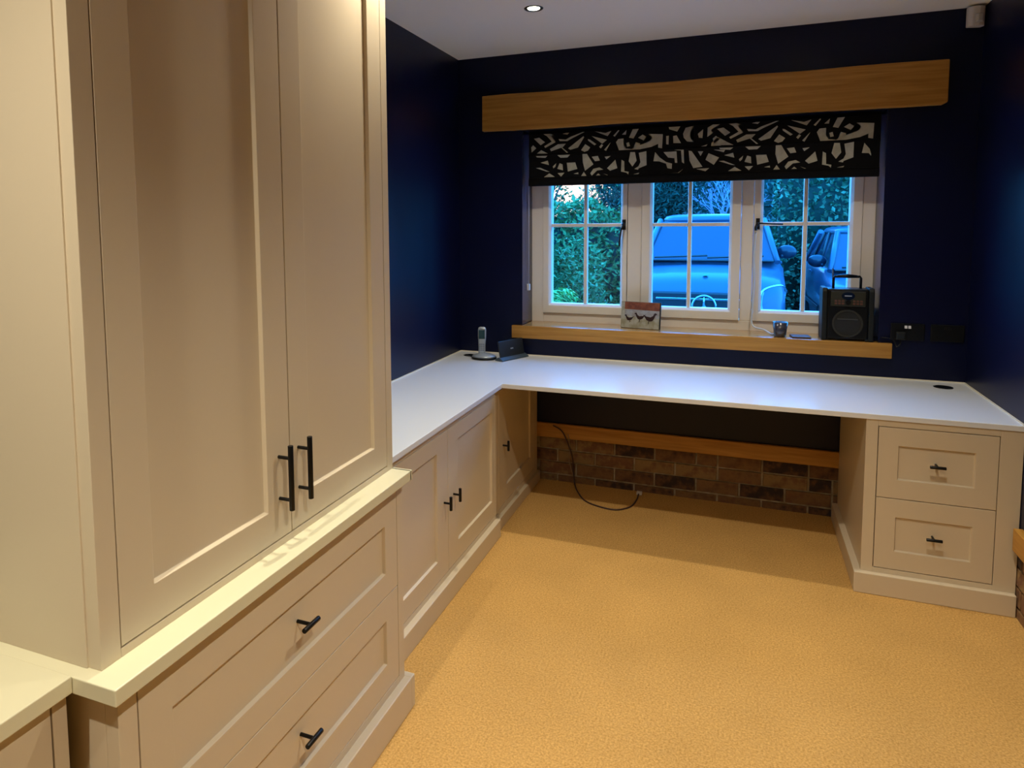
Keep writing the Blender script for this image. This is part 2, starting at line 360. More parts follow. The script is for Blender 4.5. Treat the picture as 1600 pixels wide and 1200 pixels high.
# ================================================================== ROMAN BLIND
bl = thing('roman_blind', 'raised roman blind in black velvet with cream abstract shapes over the window', 'blind', (1.335, 0.05, 1.757))
prof = [(0.070, 2.078), (0.060, 2.060), (0.060, 1.944), (0.052, 1.936), (0.060, 1.925), (0.066, 1.900), (0.062, 1.806), (0.054, 1.800),
        (0.056, 1.795), (0.056, 1.762), (0.060, 1.757)]
prof2 = prof + [(y+0.022, z) for y, z in reversed(prof)]
bm = bmesh.new(); prism(bm, prof2, 0, 0.424, 2.243)
obj('fabric', bm, VELVET, bl)
obj('hem_bar', bxs((0.424, 2.243, 0.0505, 0.0565, 1.760, 1.792)), VELVET, bl, 0.002)
PAT = [[(0.455,2.034),(0.487,2.039),(0.522,2.011),(0.496,1.995)],[(0.512,2.069),(0.551,2.071),(0.574,2.052),(0.558,2.044),(0.586,2.008),(0.524,1.978),(0.517,1.987),(0.563,2.013),(0.533,2.046)],[(0.434,1.984),(0.45,1.997),(0.469,1.978),(0.441,1.955)],[(0.473,1.947),(0.499,1.966),(0.54,1.94)],[(0.552,1.97),(0.602,1.996),(0.647,1.996),(0.629,1.977),(0.559,1.957)],[(0.616,1.978),(0.627,1.975),(0.661,1.945),(0.652,1.941)],[(0.604,2.025),(0.647,2.02),(0.674,2.034),(0.745,2.075),(0.758,2.07),(0.683,2.025),(0.656,2.011),(0.611,2.013)],[(0.627,2.054),(0.647,2.064),(0.667,2.058),(0.656,2.048)],[(0.661,1.969),(0.75,2.034),(0.754,2.028),(0.719,1.971),(0.674,1.96)],[(0.737,1.955),(0.761,1.988),(0.79,1.968),(0.777,1.951),(0.757,1.941)],[(0.776,2.016),(0.787,2.013),(0.825,1.985),(0.814,1.979),(0.778,2.007)],[(0.798,2.032),(0.885,2.006),(0.859,1.986)],[(0.842,1.969),(0.855,1.984),(0.864,1.977),(0.851,1.96)],[(0.87,1.951),(0.907,1.992),(0.881,1.944)],[(0.815,2.065),(0.854,2.05),(0.876,2.045),(0.91,2.055),(0.889,2.027),(0.82,2.056)],[(0.921,2.027),(0.949,2.057),(0.955,2.055),(0.93,2.022)],[(0.97,2.031),(0.995,2.055),(0.991,2.03)],[(0.937,1.99),(0.949,2.007),(0.979,2.009),(0.979,1.971),(0.992,1.952),(1.022,1.948),(1.022,1.938),(0.954,1.941)],[(1.009,2.012),(1.029,2.057),(1.062,2.068),(1.034,2.006)],[(0.994,1.983),(1.009,1.987),(1.015,1.965),(0.999,1.962)],[(1.059,2.009),(1.084,2.025),(1.105,2.011),(1.103,1.986)],[(1.022,1.948),(1.035,1.952),(1.047,1.985),(1.07,1.977),(1.071,1.938),(1.022,1.938)],[(0.598,1.942),(0.674,1.934),(0.657,1.917),(0.616,1.917)],[(0.469,1.934),(0.538,1.931),(0.524,1.92),(0.473,1.925)],[(0.494,1.893),(0.538,1.904),(0.545,1.878)],[(0.466,1.863),(0.492,1.864),(0.55,1.838),(0.529,1.841)],[(0.568,1.868),(0.589,1.887),(0.584,1.867),(0.573,1.857)],[(0.596,1.854),(0.609,1.886),(0.627,1.879),(0.63,1.844)],[(0.652,1.887),(0.702,1.887),(0.715,1.849),(0.659,1.836)],[(0.515,1.805),(0.548,1.829),(0.582,1.803)],[(0.598,1.829),(0.639,1.83),(0.619,1.807)],[(0.693,1.822),(0.72,1.829),(0.722,1.819)],[(0.746,1.935),(0.772,1.934),(0.795,1.885),(0.808,1.872),(0.76,1.837),(0.746,1.887)],[(0.738,1.801),(0.753,1.831),(0.769,1.802)],[(0.791,1.821),(0.808,1.846),(0.843,1.853),(0.865,1.84),(0.83,1.836),(0.8,1.807)],[(0.824,1.802),(0.837,1.819),(0.85,1.801)],[(0.799,1.915),(0.834,1.918),(0.845,1.892),(0.817,1.889)],[(0.873,1.912),(0.907,1.915),(0.882,1.897)],[(0.887,1.847),(0.933,1.893),(0.945,1.845),(0.904,1.832)],[(0.865,1.818),(0.893,1.808),(0.887,1.8)],[(0.968,1.891),(0.983,1.882),(0.985,1.827),(1.009,1.822),(1.007,1.796),(0.996,1.818),(0.966,1.825)],[(1.018,1.931),(1.043,1.93),(1.052,1.883),(1.029,1.851),(1.008,1.881)],[(1.064,1.925),(1.106,1.932),(1.107,1.856),(1.057,1.837),(1.073,1.874)],[(1.036,1.808),(1.068,1.815),(1.062,1.797),(1.036,1.799)],[(1.04,1.837),(1.069,1.855),(1.061,1.832)],[(1.115,2.027),(1.193,2.021),(1.19,1.944),(1.169,1.949),(1.169,1.97),(1.132,1.955),(1.07,1.94),(1.07,1.967),(1.128,1.989),(1.136,2.009)],[(1.211,2.01),(1.225,2.011),(1.224,1.963),(1.212,1.966)],[(1.224,2.069),(1.285,2.065),(1.269,2.031),(1.227,2.046)],[(1.248,2.008),(1.266,2.011),(1.29,1.968),(1.25,1.97)],[(1.3,2.017),(1.313,2.049),(1.356,2.057),(1.335,2.023),(1.338,1.991),(1.356,1.971),(1.322,1.975),(1.304,1.996)],[(1.377,2.013),(1.404,2.036),(1.401,1.989),(1.383,1.992)],[(1.323,1.938),(1.394,1.943),(1.427,1.954),(1.421,1.933)],[(1.427,2.043),(1.453,2.065),(1.488,2.063),(1.443,2.03),(1.453,2.013),(1.426,1.994)],[(1.448,1.961),(1.478,1.991),(1.523,1.965),(1.495,1.934),(1.447,1.932)],[(1.144,1.876),(1.153,1.925),(1.178,1.895),(1.212,1.869),(1.244,1.859),(1.243,1.83),(1.22,1.835),(1.212,1.86),(1.175,1.874)],[(1.198,1.923),(1.267,1.924),(1.272,1.862),(1.26,1.863),(1.256,1.888),(1.223,1.893)],[(1.291,1.931),(1.305,1.931),(1.308,1.857),(1.296,1.865)],[(1.218,1.941),(1.255,1.945),(1.291,1.938),(1.291,1.927),(1.255,1.937)],[(1.331,1.925),(1.347,1.921),(1.368,1.871),(1.404,1.836),(1.357,1.83),(1.336,1.872)],[(1.379,1.919),(1.406,1.918),(1.393,1.894)],[(1.419,1.873),(1.434,1.907),(1.488,1.882),(1.462,1.844)],[(1.46,1.924),(1.518,1.921),(1.511,1.909)],[(1.372,1.825),(1.439,1.827),(1.42,1.811)],[(1.44,1.794),(1.463,1.816),(1.488,1.795)],[(1.225,1.806),(1.277,1.808),(1.305,1.828),(1.281,1.798)],[(1.097,1.808),(1.135,1.805),(1.139,1.794),(1.106,1.797)]]
bm = bmesh.new()
def front_y(z):
    for (ya, za), (yb, zb) in zip(prof, prof[1:]):
        if zb <= z <= za: return ya+(yb-ya)*(za-z)/max(za-zb, 1e-6)
    return 0.056
zones = [(2.062, 1.9445), (1.934, 1.808)]
seen = []
for rep in (0, 1):
    for p in PAT:
        q = [(x+1.020*rep, z) for x, z in p]; cz = sum(z for _, z in q)/len(q); cx = [x for x, _ in q]
        if max(cx) > 2.215: 
            if min(cx) > 2.19: continue
            q = [(min(x, 2.205), z) for x, z in q]
        if min(cx) < 0.435: q = [(max(x, 0.438), z) for x, z in q]
        if cz > 1.939: lo, hi, yy = 1.9445, 2.058, 0.0592
        elif cz > 1.803: lo, hi, yy = 1.8075, 1.932, 0.0
        else: continue
        q = [(x, min(max(z, lo), hi)) for x, z in q]
        vs = []
        for x, z in q:
            y = front_y(z)-0.0008
            vs.append(bm.verts.new((x, y, z)))
        try: bm.faces.new(vs)
        except ValueError: pass
bmesh.ops.triangulate(bm, faces=bm.faces)
obj('printed_pattern', bm, MOTIF, bl)['kind'] = 'stuff'
bm = bmesh.new(); tube(bm, [(0.412, 0.10, 1.76), (0.412, 0.10, 1.16)], 0.0016, 6)
obj('cord', bm, WHITEPL, bl)
obj('cord_cleat', bxs((0.401, 0.418, 0.09, 0.112, 1.13, 1.17)), WHITEPL, bl, 0.003)

# ================================================================== UPPER CUPBOARD (tall, on the ledge)
X_U, YL, YR = 0.617, -3.091, -2.053
up_c = thing('tall_cupboard', 'tall cream two-door shaker cupboard standing on the ledge at left', 'cupboard', (0.31, -2.57, 0.775))
obj('carcass', bxs((0.002, 0.585, YL+0.004, YR, 0.775, 2.44)), CREAM, up_c, 0.001)
DB, DT = 0.794, 2.36
obj('face_frame', bxs((0.585, X_U, YL, -3.051, 0.775, 2.44), (0.585, X_U, -2.088, YR, 0.775, 2.44), (0.585, X_U, -3.051, -2.088, 0.775, DB-0.003),
                      (0.585, X_U, -3.051, -2.088, DT+0.003, 2.44)), CREAM, up_c, 0.001)
obj('side_panel', bxs((0.003, 0.588, YL-0.0035, YL+0.004, 0.775, 2.44)), CREAM, up_c, 0.001)
obj('cornice', bxs((0.0, 0.65, YL-0.03, YR, 2.44, 2.50)), CREAM, up_c, 0.006)
obj('gap_shade', bxs((0.584, 0.5975, -3.0505, -2.0885, DB-.002, DT+.002)), DARKGAP, up_c)
for d0, d1, p0, p1, hy in ((-3.049, -2.5645, -2.974, -2.648, -2.606), (-2.5615, -2.090, -2.484, -2.163, -2.531)):
    d = obj('door', shaker(0, X_U, d0, d1, DB, DT, (p0, p1, 0.870, 2.28)), CREAM, up_c, 0.0012)
    bm = bmesh.new()
    for z in (0.890, 0.989): tube(bm, [(X_U-.001, hy, z), (X_U+0.034, hy, z)], 0.0042, 10)
    tube(bm, [(X_U+0.034, hy, 0.866), (X_U+0.034, hy, 1.019)], 0.0064, 14)
    obj('handle', bm, BLACK, d, 0.0008)

# ================================================================== TALL UNIT BASE: two wide drawers, ledge
X_B = 0.647
base = thing('wide_drawer_unit', 'cream base of two wide shaker drawers under the tall cupboard', 'drawer unit', (0.32, -2.57, 0.0))
obj('carcass', bxs((0.002, 0.618, -3.089, -2.053, 0.0, 0.745)), CREAM, base, 0.001)
obj('face_frame', bxs((0.618, X_B, -3.089, -3.050, 0.09, 0.745), (0.618, X_B, -2.088, -2.053, 0.09, 0.745), (0.618, X_B, -3.05, -2.088, 0.722, 0.745),
                      (0.618, X_B, -3.05, -2.088, 0.09, 0.126)), CREAM, base, 0.001)
obj('gap_shade', bxs((0.6175, 0.628, -3.0495, -2.0885, 0.127, 0.7215)), DARKGAP, base)
obj('plinth', bxs((0.30, 0.672, -3.112, -2.052, 0.0, 0.104), (0.548, 0.672, -2.054, -2.030, 0.0, 0.104)), CREAM, base, 0.003)
for z0, z1, pz0, pz1, kz in ((0.4225, 0.719, 0.492, 0.638, 0.580), (0.129, 0.4195, 0.210, 0.346, 0.293)):
    d = obj('drawer', shaker(0, X_B, -3.0475, -2.0905, z0, z1, (-2.973, -2.163, pz0, pz1)), CREAM, base, 0.0012)
    tknob(d, X_B-0.010, -2.580, kz, 0, 'y', 0.060, 0.040)
tag(obj('ledge', bxs((0.0, 0.680, -3.119, -2.051, 0.745, 0.775), (0.54, 0.680, -2.06, -2.045, 0.745, 0.775)), CREAMTOP, bevel=0.002),
    'narrow cream ledge board between the tall cupboard and its drawer base', 'shelf')

# ================================================================== NEAR LOW UNIT (bottom-left corner of the view)
near = thing('low_cabinet', 'low cream cabinet cut off at the lower left corner of view', 'cabinet', (0.28, -3.7, 0))
obj('carcass', bxs((0.002, 0.532, -4.4, -3.121, 0.0, 0.748)), CREAM, near, 0.001)
obj('face_frame', bxs((0.532, 0.560, -3.140, -3.114, 0.09, 0.748), (0.532, 0.560, -4.4, -3.14, 0.737, 0.748), (0.532, 0.56, -4.4, -3.14, 0.09, 0.13), (0.532, 0.56, -4.4, -4.37, .13, .737)), CREAM, near, 0.001)
obj('gap_shade', bxs((0.5315, 0.544, -4.3695, -3.1405, 0.131, 0.7365)), DARKGAP, near)
obj('plinth', bxs((0.30, 0.575, -4.4, -3.119, 0.0, 0.090)), CREAM, near, 0.003)
for a, b in ((-3.752, -3.143), (-4.367, -3.755)):
    d = obj('door', shaker(0, 0.560, a, b, 0.133, 0.734, (a+.085, b-.085, .215, .65)), CREAM, near, 0.0012)
    tknob(d, 0.56, (b-.04 if a < -4 else a+.04), 0.42, 0, 'z', 0.052, 0.030)
tag(obj('countertop', bxs((0.0, 0.584, -4.42, -3.1195, 0.748, 0.778)), CREAMTOP, bevel=0.002),
    'cream countertop of the low cabinet at the lower left corner', 'countertop')

# ================================================================== LEFT WING BASE CABINETS
X_K = 0.518
lw = thing('base_cabinet', 'cream shaker base cabinet with two doors under the white worktop at left', 'cabinet', (0.26, -1.43, 0))
obj('carcass', bxs((0.002, 0.488, -2.049, -0.815, 0.0, 0.727)), CREAM, lw, 0.001)
obj('face_frame', bxs((0.488, X_K, -2.049, -1.985, 0.08, 0.727), (0.488, X_K, -0.832, -0.815, 0.08, 0.727), (0.488, X_K, -1.985, -0.832, 0.703, 0.727),
                      (0.488, X_K, -1.985, -0.832, 0.08, 0.106)), CREAM, lw, 0.001)
obj('gap_shade', bxs((0.4875, 0.499, -1.9845, -0.8325, 0.107, 0.7025)), DARKGAP, lw)
obj('plinth', bxs((0.30, 0.543, -2.028, -0.815, 0.0, 0.087)), CREAM, lw, 0.003)
for d0, d1, p0, p1, ky in ((-1.982, -1.4025, -1.875, -1.508, -1.442), (-1.3995, -0.8345, -1.294, -0.870, -1.345)):
    d = obj('door', shaker(0, X_K, d0, d1, 0.109, 0.700, (p0, p1, 0.193, 0.632)), CREAM, lw, 0.0012)
    tknob(d, X_K, ky, 0.411, 0, 'z', 0.056, 0.030)
cc = thing('corner_cabinet', 'cream single-door cabinet in the shade under the desk corner', 'cabinet', (0.25, -0.4, 0))
X_C = 0.500
obj('carcass', bxs((0.002, 0.470, -0.813, -0.002, 0.0, 0.727)), CREAM, cc, 0.001)
obj('face_frame', bxs((0.470, X_C, -0.813, -0.722, 0.08, 0.727), (0.470, X_C, -0.080, -0.024, 0.0, 0.727), (0.470, X_C, -0.722, -0.080, 0.703, 0.727),
                      (0.470, X_C, -0.722, -0.080, 0.06, 0.090)), CREAM, cc, 0.001)
obj('gap_shade', bxs((0.4695, 0.481, -0.7215, -0.0805, 0.091, 0.7025)), DARKGAP, cc)
obj('plinth', bxs((0.30, 0.520, -0.813, -0.024, 0.0, 0.062)), CREAM, cc, 0.003)
d = obj('door', shaker(0, X_C, -0.719, -0.083, 0.093, 0.700, (-0.600, -0.165, 0.180, 0.632)), CREAM, cc, 0.0012)
tknob(d, X_C, -0.656, 0.405, 0, 'z', 0.052, 0.030)

# ================================================================== DRAWER PEDESTAL (right)
ped = thing('drawer_pedestal', 'cream two-drawer pedestal carrying the right end of the white desk', 'drawer unit', (2.37, -0.38, 0))
YF = -0.757
obj('carcass', bxs((2.103, 2.630, YF+0.03, -0.026, 0.0, 0.727)), CREAM, ped, 0.001)
obj('face_frame', bxs((2.102, 2.145, YF, YF+0.03, 0.07, 0.727), (2.556, 2.630, YF, YF+0.03, 0.07, 0.727), (2.145, 2.556, YF, YF+0.03, 0.702, 0.727),
                      (2.145, 2.556, YF, YF+0.03, 0.07, 0.107)), CREAM, ped, 0.001)
obj('gap_shade', bxs((2.1455, 2.5555, YF+0.019, YF+0.031, 0.108, 0.7015)), DARKGAP, ped)
obj('plinth', bxs((2.076, 2.628, YF-0.024, -0.028, 0.0, 0.087)), CREAM, ped, 0.003)
for z0, z1, pz0, pz1, kz in ((0.408, 0.699, 0.486, 0.626, 0.562), (0.110, 0.405, 0.186, 0.329, 0.266)):
    d = obj('drawer', shaker(1, YF, 2.148, 2.5535, z0, z1, (2.219, 2.480, pz0, pz1), depth=0.008, sgn=-1), CREAM, ped, 0.0012)
    tknob(d, 2.350, YF+0.008, kz, 1, 'x', 0.054, 0.038, sgn=-1)

# ================================================================== L-SHAPED WORKTOP
wt = thing('desk_worktop', 'white L-shaped desk worktop running round the left and window walls', 'worktop', (0.9, -0.5, 0.728))
bm = bmesh.new()
prism(bm, [(0.002, -2.050), (0.534, -2.050), (0.534, -0.762), (W-0.002, -0.762), (W-0.002, -0.002), (0.002, -0.002)], 2, 0.7275, 0.750)
obj('worktop_board', bm, WHITETOP, wt, 0.002)
obj('sealant_bead', bxs((0.004, W-.004, -0.007, -0.001, 0.7495, 0.755), (W-.007, W-.001, -0.75, -0.004, 0.7495, 0.755), (0.001, 0.006, -2.04, -0.004, 0.7495, 0.7545)), mat('sealant', (0.78, 0.72, 0.58), 0.3), wt)
for gx, gy, r in ((2.513, -0.130, 0.040), (0.105, -0.121, 0.034)):
    bm = bmesh.new(); lathe(bm, [(r, 0.749), (r, 0.752), (r*0.82, 0.7525), (r*0.80, 0.7508), (0.001, 0.7508)], (gx, gy, 0), 28)
    obj('cable_grommet', bm, BLACKPL, wt)

# ================================================================== DOWNLIGHTS
def downlight(x, y, label, k=1.0):
    t = thing('ceiling_downlight', label, 'ceiling light', (x, y, H), 'recessed ceiling downlights')
    bm = bmesh.new(); lathe(bm, [(0.030, 0.0), (0.0440, 0.0), (0.0440, -0.002), (0.0410, -0.0042), (0.0325, -0.0022), (0.030, 0.0)], (x, y, H), 32)
    obj('trim_ring', bm, mat('brushed_ring', (0.10, 0.10, 0.10), 0.3, metal=0.8), t)
    bm = bmesh.new(); lathe(bm, [(0.0005, -0.0035), (0.020, -0.0033), (0.027, -0.0022), (0.0285, -0.0008)], (x, y, H), 24)
    obj('lamp_lens', bm, EMIT, t)
    L = bpy.data.lights.new('spot_lamp', 'SPOT'); L.energy = LAMP_W*k; L.color = LAMP_COL; L.spot_size = math.radians(150 if y < -3.8 else 125); L.spot_blend = 0.88
    L.shadow_soft_size = 0.022; o = bpy.data.objects.new('spot_lamp', L); COL.objects.link(o); o.parent = t; o.location = (0, 0, -0.012)
EMIT = emit('lamp_glow', (1.0, 0.93, 0.72), 14)
downlight(0.694, -0.768, 'small round ceiling downlight glowing above the left desk corner', 0.65)
for x, y, k, lb in ((1.94, -0.768, 0.6, 'ceiling downlight above the drawer pedestal, outside the view'), (0.694, -2.07, 0.95, 'ceiling downlight in front of the far door of the tall cupboard'),
                    (1.94, -2.07, 1.15, 'ceiling downlight over the middle of the carpet near the right wall'), (0.694, -3.90, 1.8, 'ceiling downlight above the low cabinet at the lower left'),
                    (1.94, -3.40, 1.8, 'ceiling downlight above the carpet close to the camera')):
    downlight(x, y, lb, k)
# ================================================================== SMALL THINGS
# motion sensor in the ceiling corner
ms = thing('motion_sensor', 'small white alarm sensor in the upper right ceiling corner', 'sensor', (2.59, -0.045, 2.42))
bm = bmesh.new(); prism(bm, [(-0.032, 0.026), (0.032, 0.026), (0.036, 0.0), (0.026, -0.022), (0.0, -0.029), (-0.026, -0.022), (-0.036, 0.0)], 2, 0.0, 0.088)
for v in bm.verts:
    if v.co.y < -0.01 and v.co.z < 0.01: v.co.y += 0.010
    if v.co.y < -0.01 and v.co.z > 0.05: v.co.y += 0.004
o = obj('housing', bm, WHITEPL, ms, 0.004, off=True); o.rotation_euler[2] = 0.30
bm = bmesh.new(); box(bm, -0.019, 0.019, -0.031, -0.018, 0.014, 0.052)
for v in bm.verts:
    if v.co.y < -0.025: v.co.x *= 0.6
o = obj('lens', bm, mat('sensor_lens', (0.55, 0.55, 0.54), 0.25), ms, 0.004, off=True); o.rotation_euler[2] = 0.30

# phone on charging cradle
ph = thing('cordless_phone', 'silver and black cordless phone upright in its charging cradle on the desk', 'phone', (0.228, -0.195, 0.7530), rz=0.0)
bm = bmesh.new(); lathe(bm, [(0.060, 0.0), (0.066, 0.004), (0.064, 0.010)], (0, 0, 0), 32, 1.15, 0.95); obj('cradle_base', bm, BLACKPL, ph, off=True)
bm = bmesh.new(); lathe(bm, [(0.063, 0.010), (0.058, 0.018), (0.040, 0.026), (0.028, 0.030), (0.002, 0.030)], (0, 0, 0), 32, 1.15, 0.95); obj('cradle_top', bm, SILVER, ph, off=True)
bm = bmesh.new()
secs = [(0.020, 0.017, 0.011), (0.028, 0.020, 0.013), (0.075, 0.021, 0.0125), (0.125, 0.024, 0.013), (0.162, 0.024, 0.012), (0.174, 0.020, 0.010), (0.178, 0.012, 0.006)]
rings = []
for z, a, b in secs:
    ring = []
    for k in range(20):
        t = 2*PI*k/20; cx, sy = math.cos(t), math.sin(t)
        ring.append(bm.verts.new((a*math.copysign(abs(cx)**0.55, cx), b*math.copysign(abs(sy)**0.55, sy), z)))
    rings.append(ring)
for a, b in zip(rings, rings[1:]):
    for k in range(20): bm.faces.new((a[k], a[(k+1) % 20], b[(k+1) % 20], b[k])).smooth = True
bm.faces.new(rings[0][::-1]); bm.faces.new(rings[-1])
hs = obj('handset', bm, SILVER, ph, off=True); hs.rotation_euler = (-0.10, 0, 0.25); hs.location = (-0.015, 0.004, 0.004)
obj('phone_screen', bxs((-0.018, 0.018, -0.0142, -0.0115, 0.108, 0.160)), mat('phone_display', (0.012, 0.05, 0.06), 0.15), hs, 0.003)
obj('speaker_slot', bxs((-0.010, 0.010, -0.0135, -0.011, 0.1655, 0.1675)), BLACKPL, hs)
bm = bmesh.new()
for r in range(4):
    for c in range(3): box(bm, -0.0145+c*0.0105, -0.0065+c*0.0105, -0.0142, -0.0115, 0.040+r*0.011, 0.047+r*0.011)
obj('keypad', bm, mat('phone_keys', (0.16, 0.18, 0.20), 0.4), hs, 0.0008)
bm = bmesh.new(); tube(bm, spline([(-0.07, 0.012, 0.004), (-0.095, 0.02, 0.004), (-0.125, 0.06, 0.005)], 6), 0.003, 8); obj('power_cord', bm, BLACKPL, ph, off=True)

# black slanted stand next to it
dx, dy = (0.424-0.329), (0.013-0.03+0.229); ang = math.atan2(-0.03+0.229, 0.088)
td = thing('device_dock', 'dark upright panel in a low grey wedge stand beside the phone', 'dock', (0.383, -0.138, 0.7503), rz=ang)
bm = bmesh.new(); prism(bm, [(-0.028, 0.0), (0.030, 0.0), (0.030, 0.010), (0.004, 0.022), (-0.026, 0.008)], 0, -0.115, 0.115)
obj('wedge_base', bm, mat('slate_plastic', (0.05, 0.075, 0.10), 0.3), td, 0.002, off=True)
bm = bmesh.new(); prism(bm, [(-0.004, 0.014), (0.004, 0.018), (0.024, 0.108), (0.016, 0.110)], 0, -0.105, 0.105)
obj('upright_panel', bm, mat('dark_panel', (0.012, 0.016, 0.020), 0.4), td, 0.002, off=True)
bm = bmesh.new(); prism(bm, [(0.0025, 0.058), (0.0035, 0.058), (0.0052, 0.0645), (0.0042, 0.0645)], 0, -0.012, 0.012)
obj('badge', bm, SILVER, td, off=True)

# photo block of hens on the sill
pb = thing('photo_block', 'small landscape photo block of three dark birds leaning on the window sill', 'picture', (1.083, 0.075, 0.930), rz=-0.16)
PW, PH_ = 0.114, 0.152
bm = bmesh.new(); box(bm, -PW, PW, -0.006, 0.006, 0.0, PH_); o = obj('photo_board', bm, mat('black_edge', (0.012, 0.012, 0.013), 0.5), pb, 0.001, off=True); o.rotation_euler[0] = -0.12; o.location = (0, 0.0, 0.001)
def flat(bm, poly, y): bm.faces.new([bm.verts.new((x, y, z)) for x, z in poly])
def layer(name, polys, m, y):
    bm = bmesh.new()
    for p in polys: prism(bm, [(x, z) for x, z in p], 1, y, y+0.0004)
    q = obj(name, bm, m, o); return q
layer('printed_background', [[(-PW+.001, .001), (PW-.006, .001), (PW-.006, PH_-.001), (-PW+.001, PH_-.001)]], mat('print_grass', (0.30, 0.29, 0.20), 0.35, noise=(35, (0.42, 0.42, 0.36), 0.4, 0.6)), -0.0068)
layer('printed_wall', [[(-PW+.020, .108), (PW-.006, .104), (PW-.006, PH_-.002), (-PW+.020, PH_-.002)]], mat('print_red', (0.26, 0.085, 0.045), 0.35, noise=(50, (0.16, 0.05, 0.035), 0.4, 0.6)), -0.0072)
layer('printed_path', [[(-PW+.022, .070), (PW-.010, .060), (PW-.006, .102), (-PW+.022, .106)]], mat('print_grey', (0.36, 0.38, 0.40), 0.35, noise=(45, (0.28, 0.27, 0.27), 0.4, 0.6)), -0.0072)
def bird(cx, cz, s, f):
    pts = [(-1.0, .55), (-.75, .20), (-.45, -.25), (0, -.42), (.38, -.35), (.62, .0), (.78, .45), (1.05, .62), (.86, .80), (.66, .78), (.45, .38), (.1, .18), (-.5, .28)]
    return [(cx+f*x*s, cz+z*s) for x, z in pts]
layer('printed_birds', [bird(-0.064, 0.054, 0.028, -1), bird(-0.002, 0.064, 0.032, -1), bird(0.054, 0.060, 0.040, 1),
      [(-.006, .050), (-.002, .050), (-.004, .036), (-.007, .036)], [(.046, .044), (.050, .044), (.049, .028), (.045, .028)], [(-.062, .042), (-.058, .042), (-.060, .032), (-.063, .032)]],
      mat('print_dark', (0.03, 0.012, 0.012), 0.35), -0.0078)

# grey tumbler, coaster
tb = thing('candle_tumbler', 'dark grey tapered candle tumbler standing on the oak sill', 'candle holder', (1.812, 0.030, 0.930))
bm = bmesh.new(); lathe(bm, [(0.027, 0.0), (0.029, 0.002), (0.0385, 0.078), (0.0365, 0.078), (0.028, 0.058), (0.001, 0.058)], (0, 0, 0), 32)
obj('glass_cup', bm, mat('smoked_glass', (0.05, 0.05, 0.07), 0.15, spec=0.8), tb, off=True)
bm = bmesh.new(); lathe(bm, [(0.0001, 0.0582), (0.0295, 0.0582), (0.0295, 0.066), (0.0001, 0.0655)], (0, 0, 0), 24); obj('wax', bm, mat('blue_wax', (0.30, 0.36, 0.48), 0.5), tb, off=True)
bm = bmesh.new(); tube(bm, [(0, 0, 0.065), (0.001, 0, 0.074)], 0.0012, 6); obj('wick', bm, BLACKPL, tb, off=True)
bm = bmesh.new(); box(bm, -0.045, 0.045, -0.045, 0.045, 0, 0.009); o = obj('coaster', bm, mat('coaster_brown', (0.10, 0.065, 0.05), 0.5), None, 0.002)
o.location = (1.910, 0.040, 0.930); o.rotation_euler[2] = 0.1; tag(o, 'low dark brown square coaster between the tumbler and the radio', 'coaster')
# pale plastic cord from window latch to the tumbler
bm = bmesh.new()
tube(bm, spline([(1.684, 0.176, 1.480), (1.678, 0.176, 1.35), (1.682, 0.177, 1.2), (1.676, 0.174, 1.06), (1.674, 0.165, 0.985), (1.690, 0.150, 0.958), (1.735, 0.12, 0.950), (1.768, 0.080, 0.936), (1.785, 0.075, 0.934)], 8), 0.0045, 8)
tag(obj('loose_cord', bm, mat('pale_cord', (0.62, 0.68, 0.74), 0.3)), 'pale translucent cord hanging from the right window latch down to the sill', 'cord')

# site radio
ra = thing('site_radio', 'black portable radio with a carry handle at the right of the sill', 'radio', (2.12, 0.06, 0.930), rz=0.0)
RW, RD, RH = 0.095, 0.068, 0.262
bm = bmesh.new(); box(bm, -RW, RW, -RD, RD, 0.006, RH)
for v in bm.verts:
    if v.co.y < 0 and v.co.z > .1: v.co.y += 0.014
obj('radio_body', bm, BLACKPL, ra, 0.010, 3, off=True)
for sx in (-1, 1):
    bm = bmesh.new(); prism(bm, [(-RD-.008, 0.0), (RD+.004, 0.0), (RD+.004, RH-.01), (RD-.01, RH+.006), (-RD+.012, RH+.006), (-RD+.004, RH-.012)], 0, sx*(RW+.010)-.012, sx*(RW+.010)+.012)
    obj('corner_bumper', bm, SOFTBLK, ra, 0.005, off=True)
# control face
G = 0.014/(RH-.006)
def fy(z): return -RD + 0.014*(z-0.006)/(RH-0.006)
def slab(name, x0, x1, z0, z1, t, m, bev=0.002, parent=ra):
    bm = bmesh.new(); prism(bm, [(fy(z0)-t, z0), (fy(z0)+.002, z0), (fy(z1)+.002, z1), (fy(z1)-t, z1)], 0, x0, x1)
    return obj(name, bm, m, parent, bev, off=True)
cp = slab('control_panel', -0.078, 0.078, 0.175, 0.250, 0.004, mat('olive_plastic', (0.020, 0.021, 0.012), 0.45))
def ell(name, cx, cz, rx, rz_, t0, t1, m, n=32, hole=0.0, dz=0.0):
    bm = bmesh.new(); rr = []
    for t, k in ((t0, 1), (t1, 1), (t1, hole if hole else 0.001)) + (((t0, hole),) if hole else ()):
        rr.append([bm.verts.new((cx+rx*k*math.cos(2*PI*i/n), fy(cz+rz_*k*math.sin(2*PI*i/n))-t, cz+rz_*k*math.sin(2*PI*i/n))) for i in range(n)])
    for a, b in zip(rr, rr[1:]):
        for i in range(n): bm.faces.new((a[i], a[(i+1) % n], b[(i+1) % n], b[i]))
    return obj(name, bm, m, ra, off=True)
ell('display', 0.0, 0.228, 0.030, 0.019, 0.003, 0.0065, mat('radio_display', (0.006, 0.012, 0.03), 0.15))
slab('display_digits', -0.016, 0.016, 0.2262, 0.2300, 0.0072, mat('display_digits', (0.45, 0.5, 0.55), 0.4), 0)
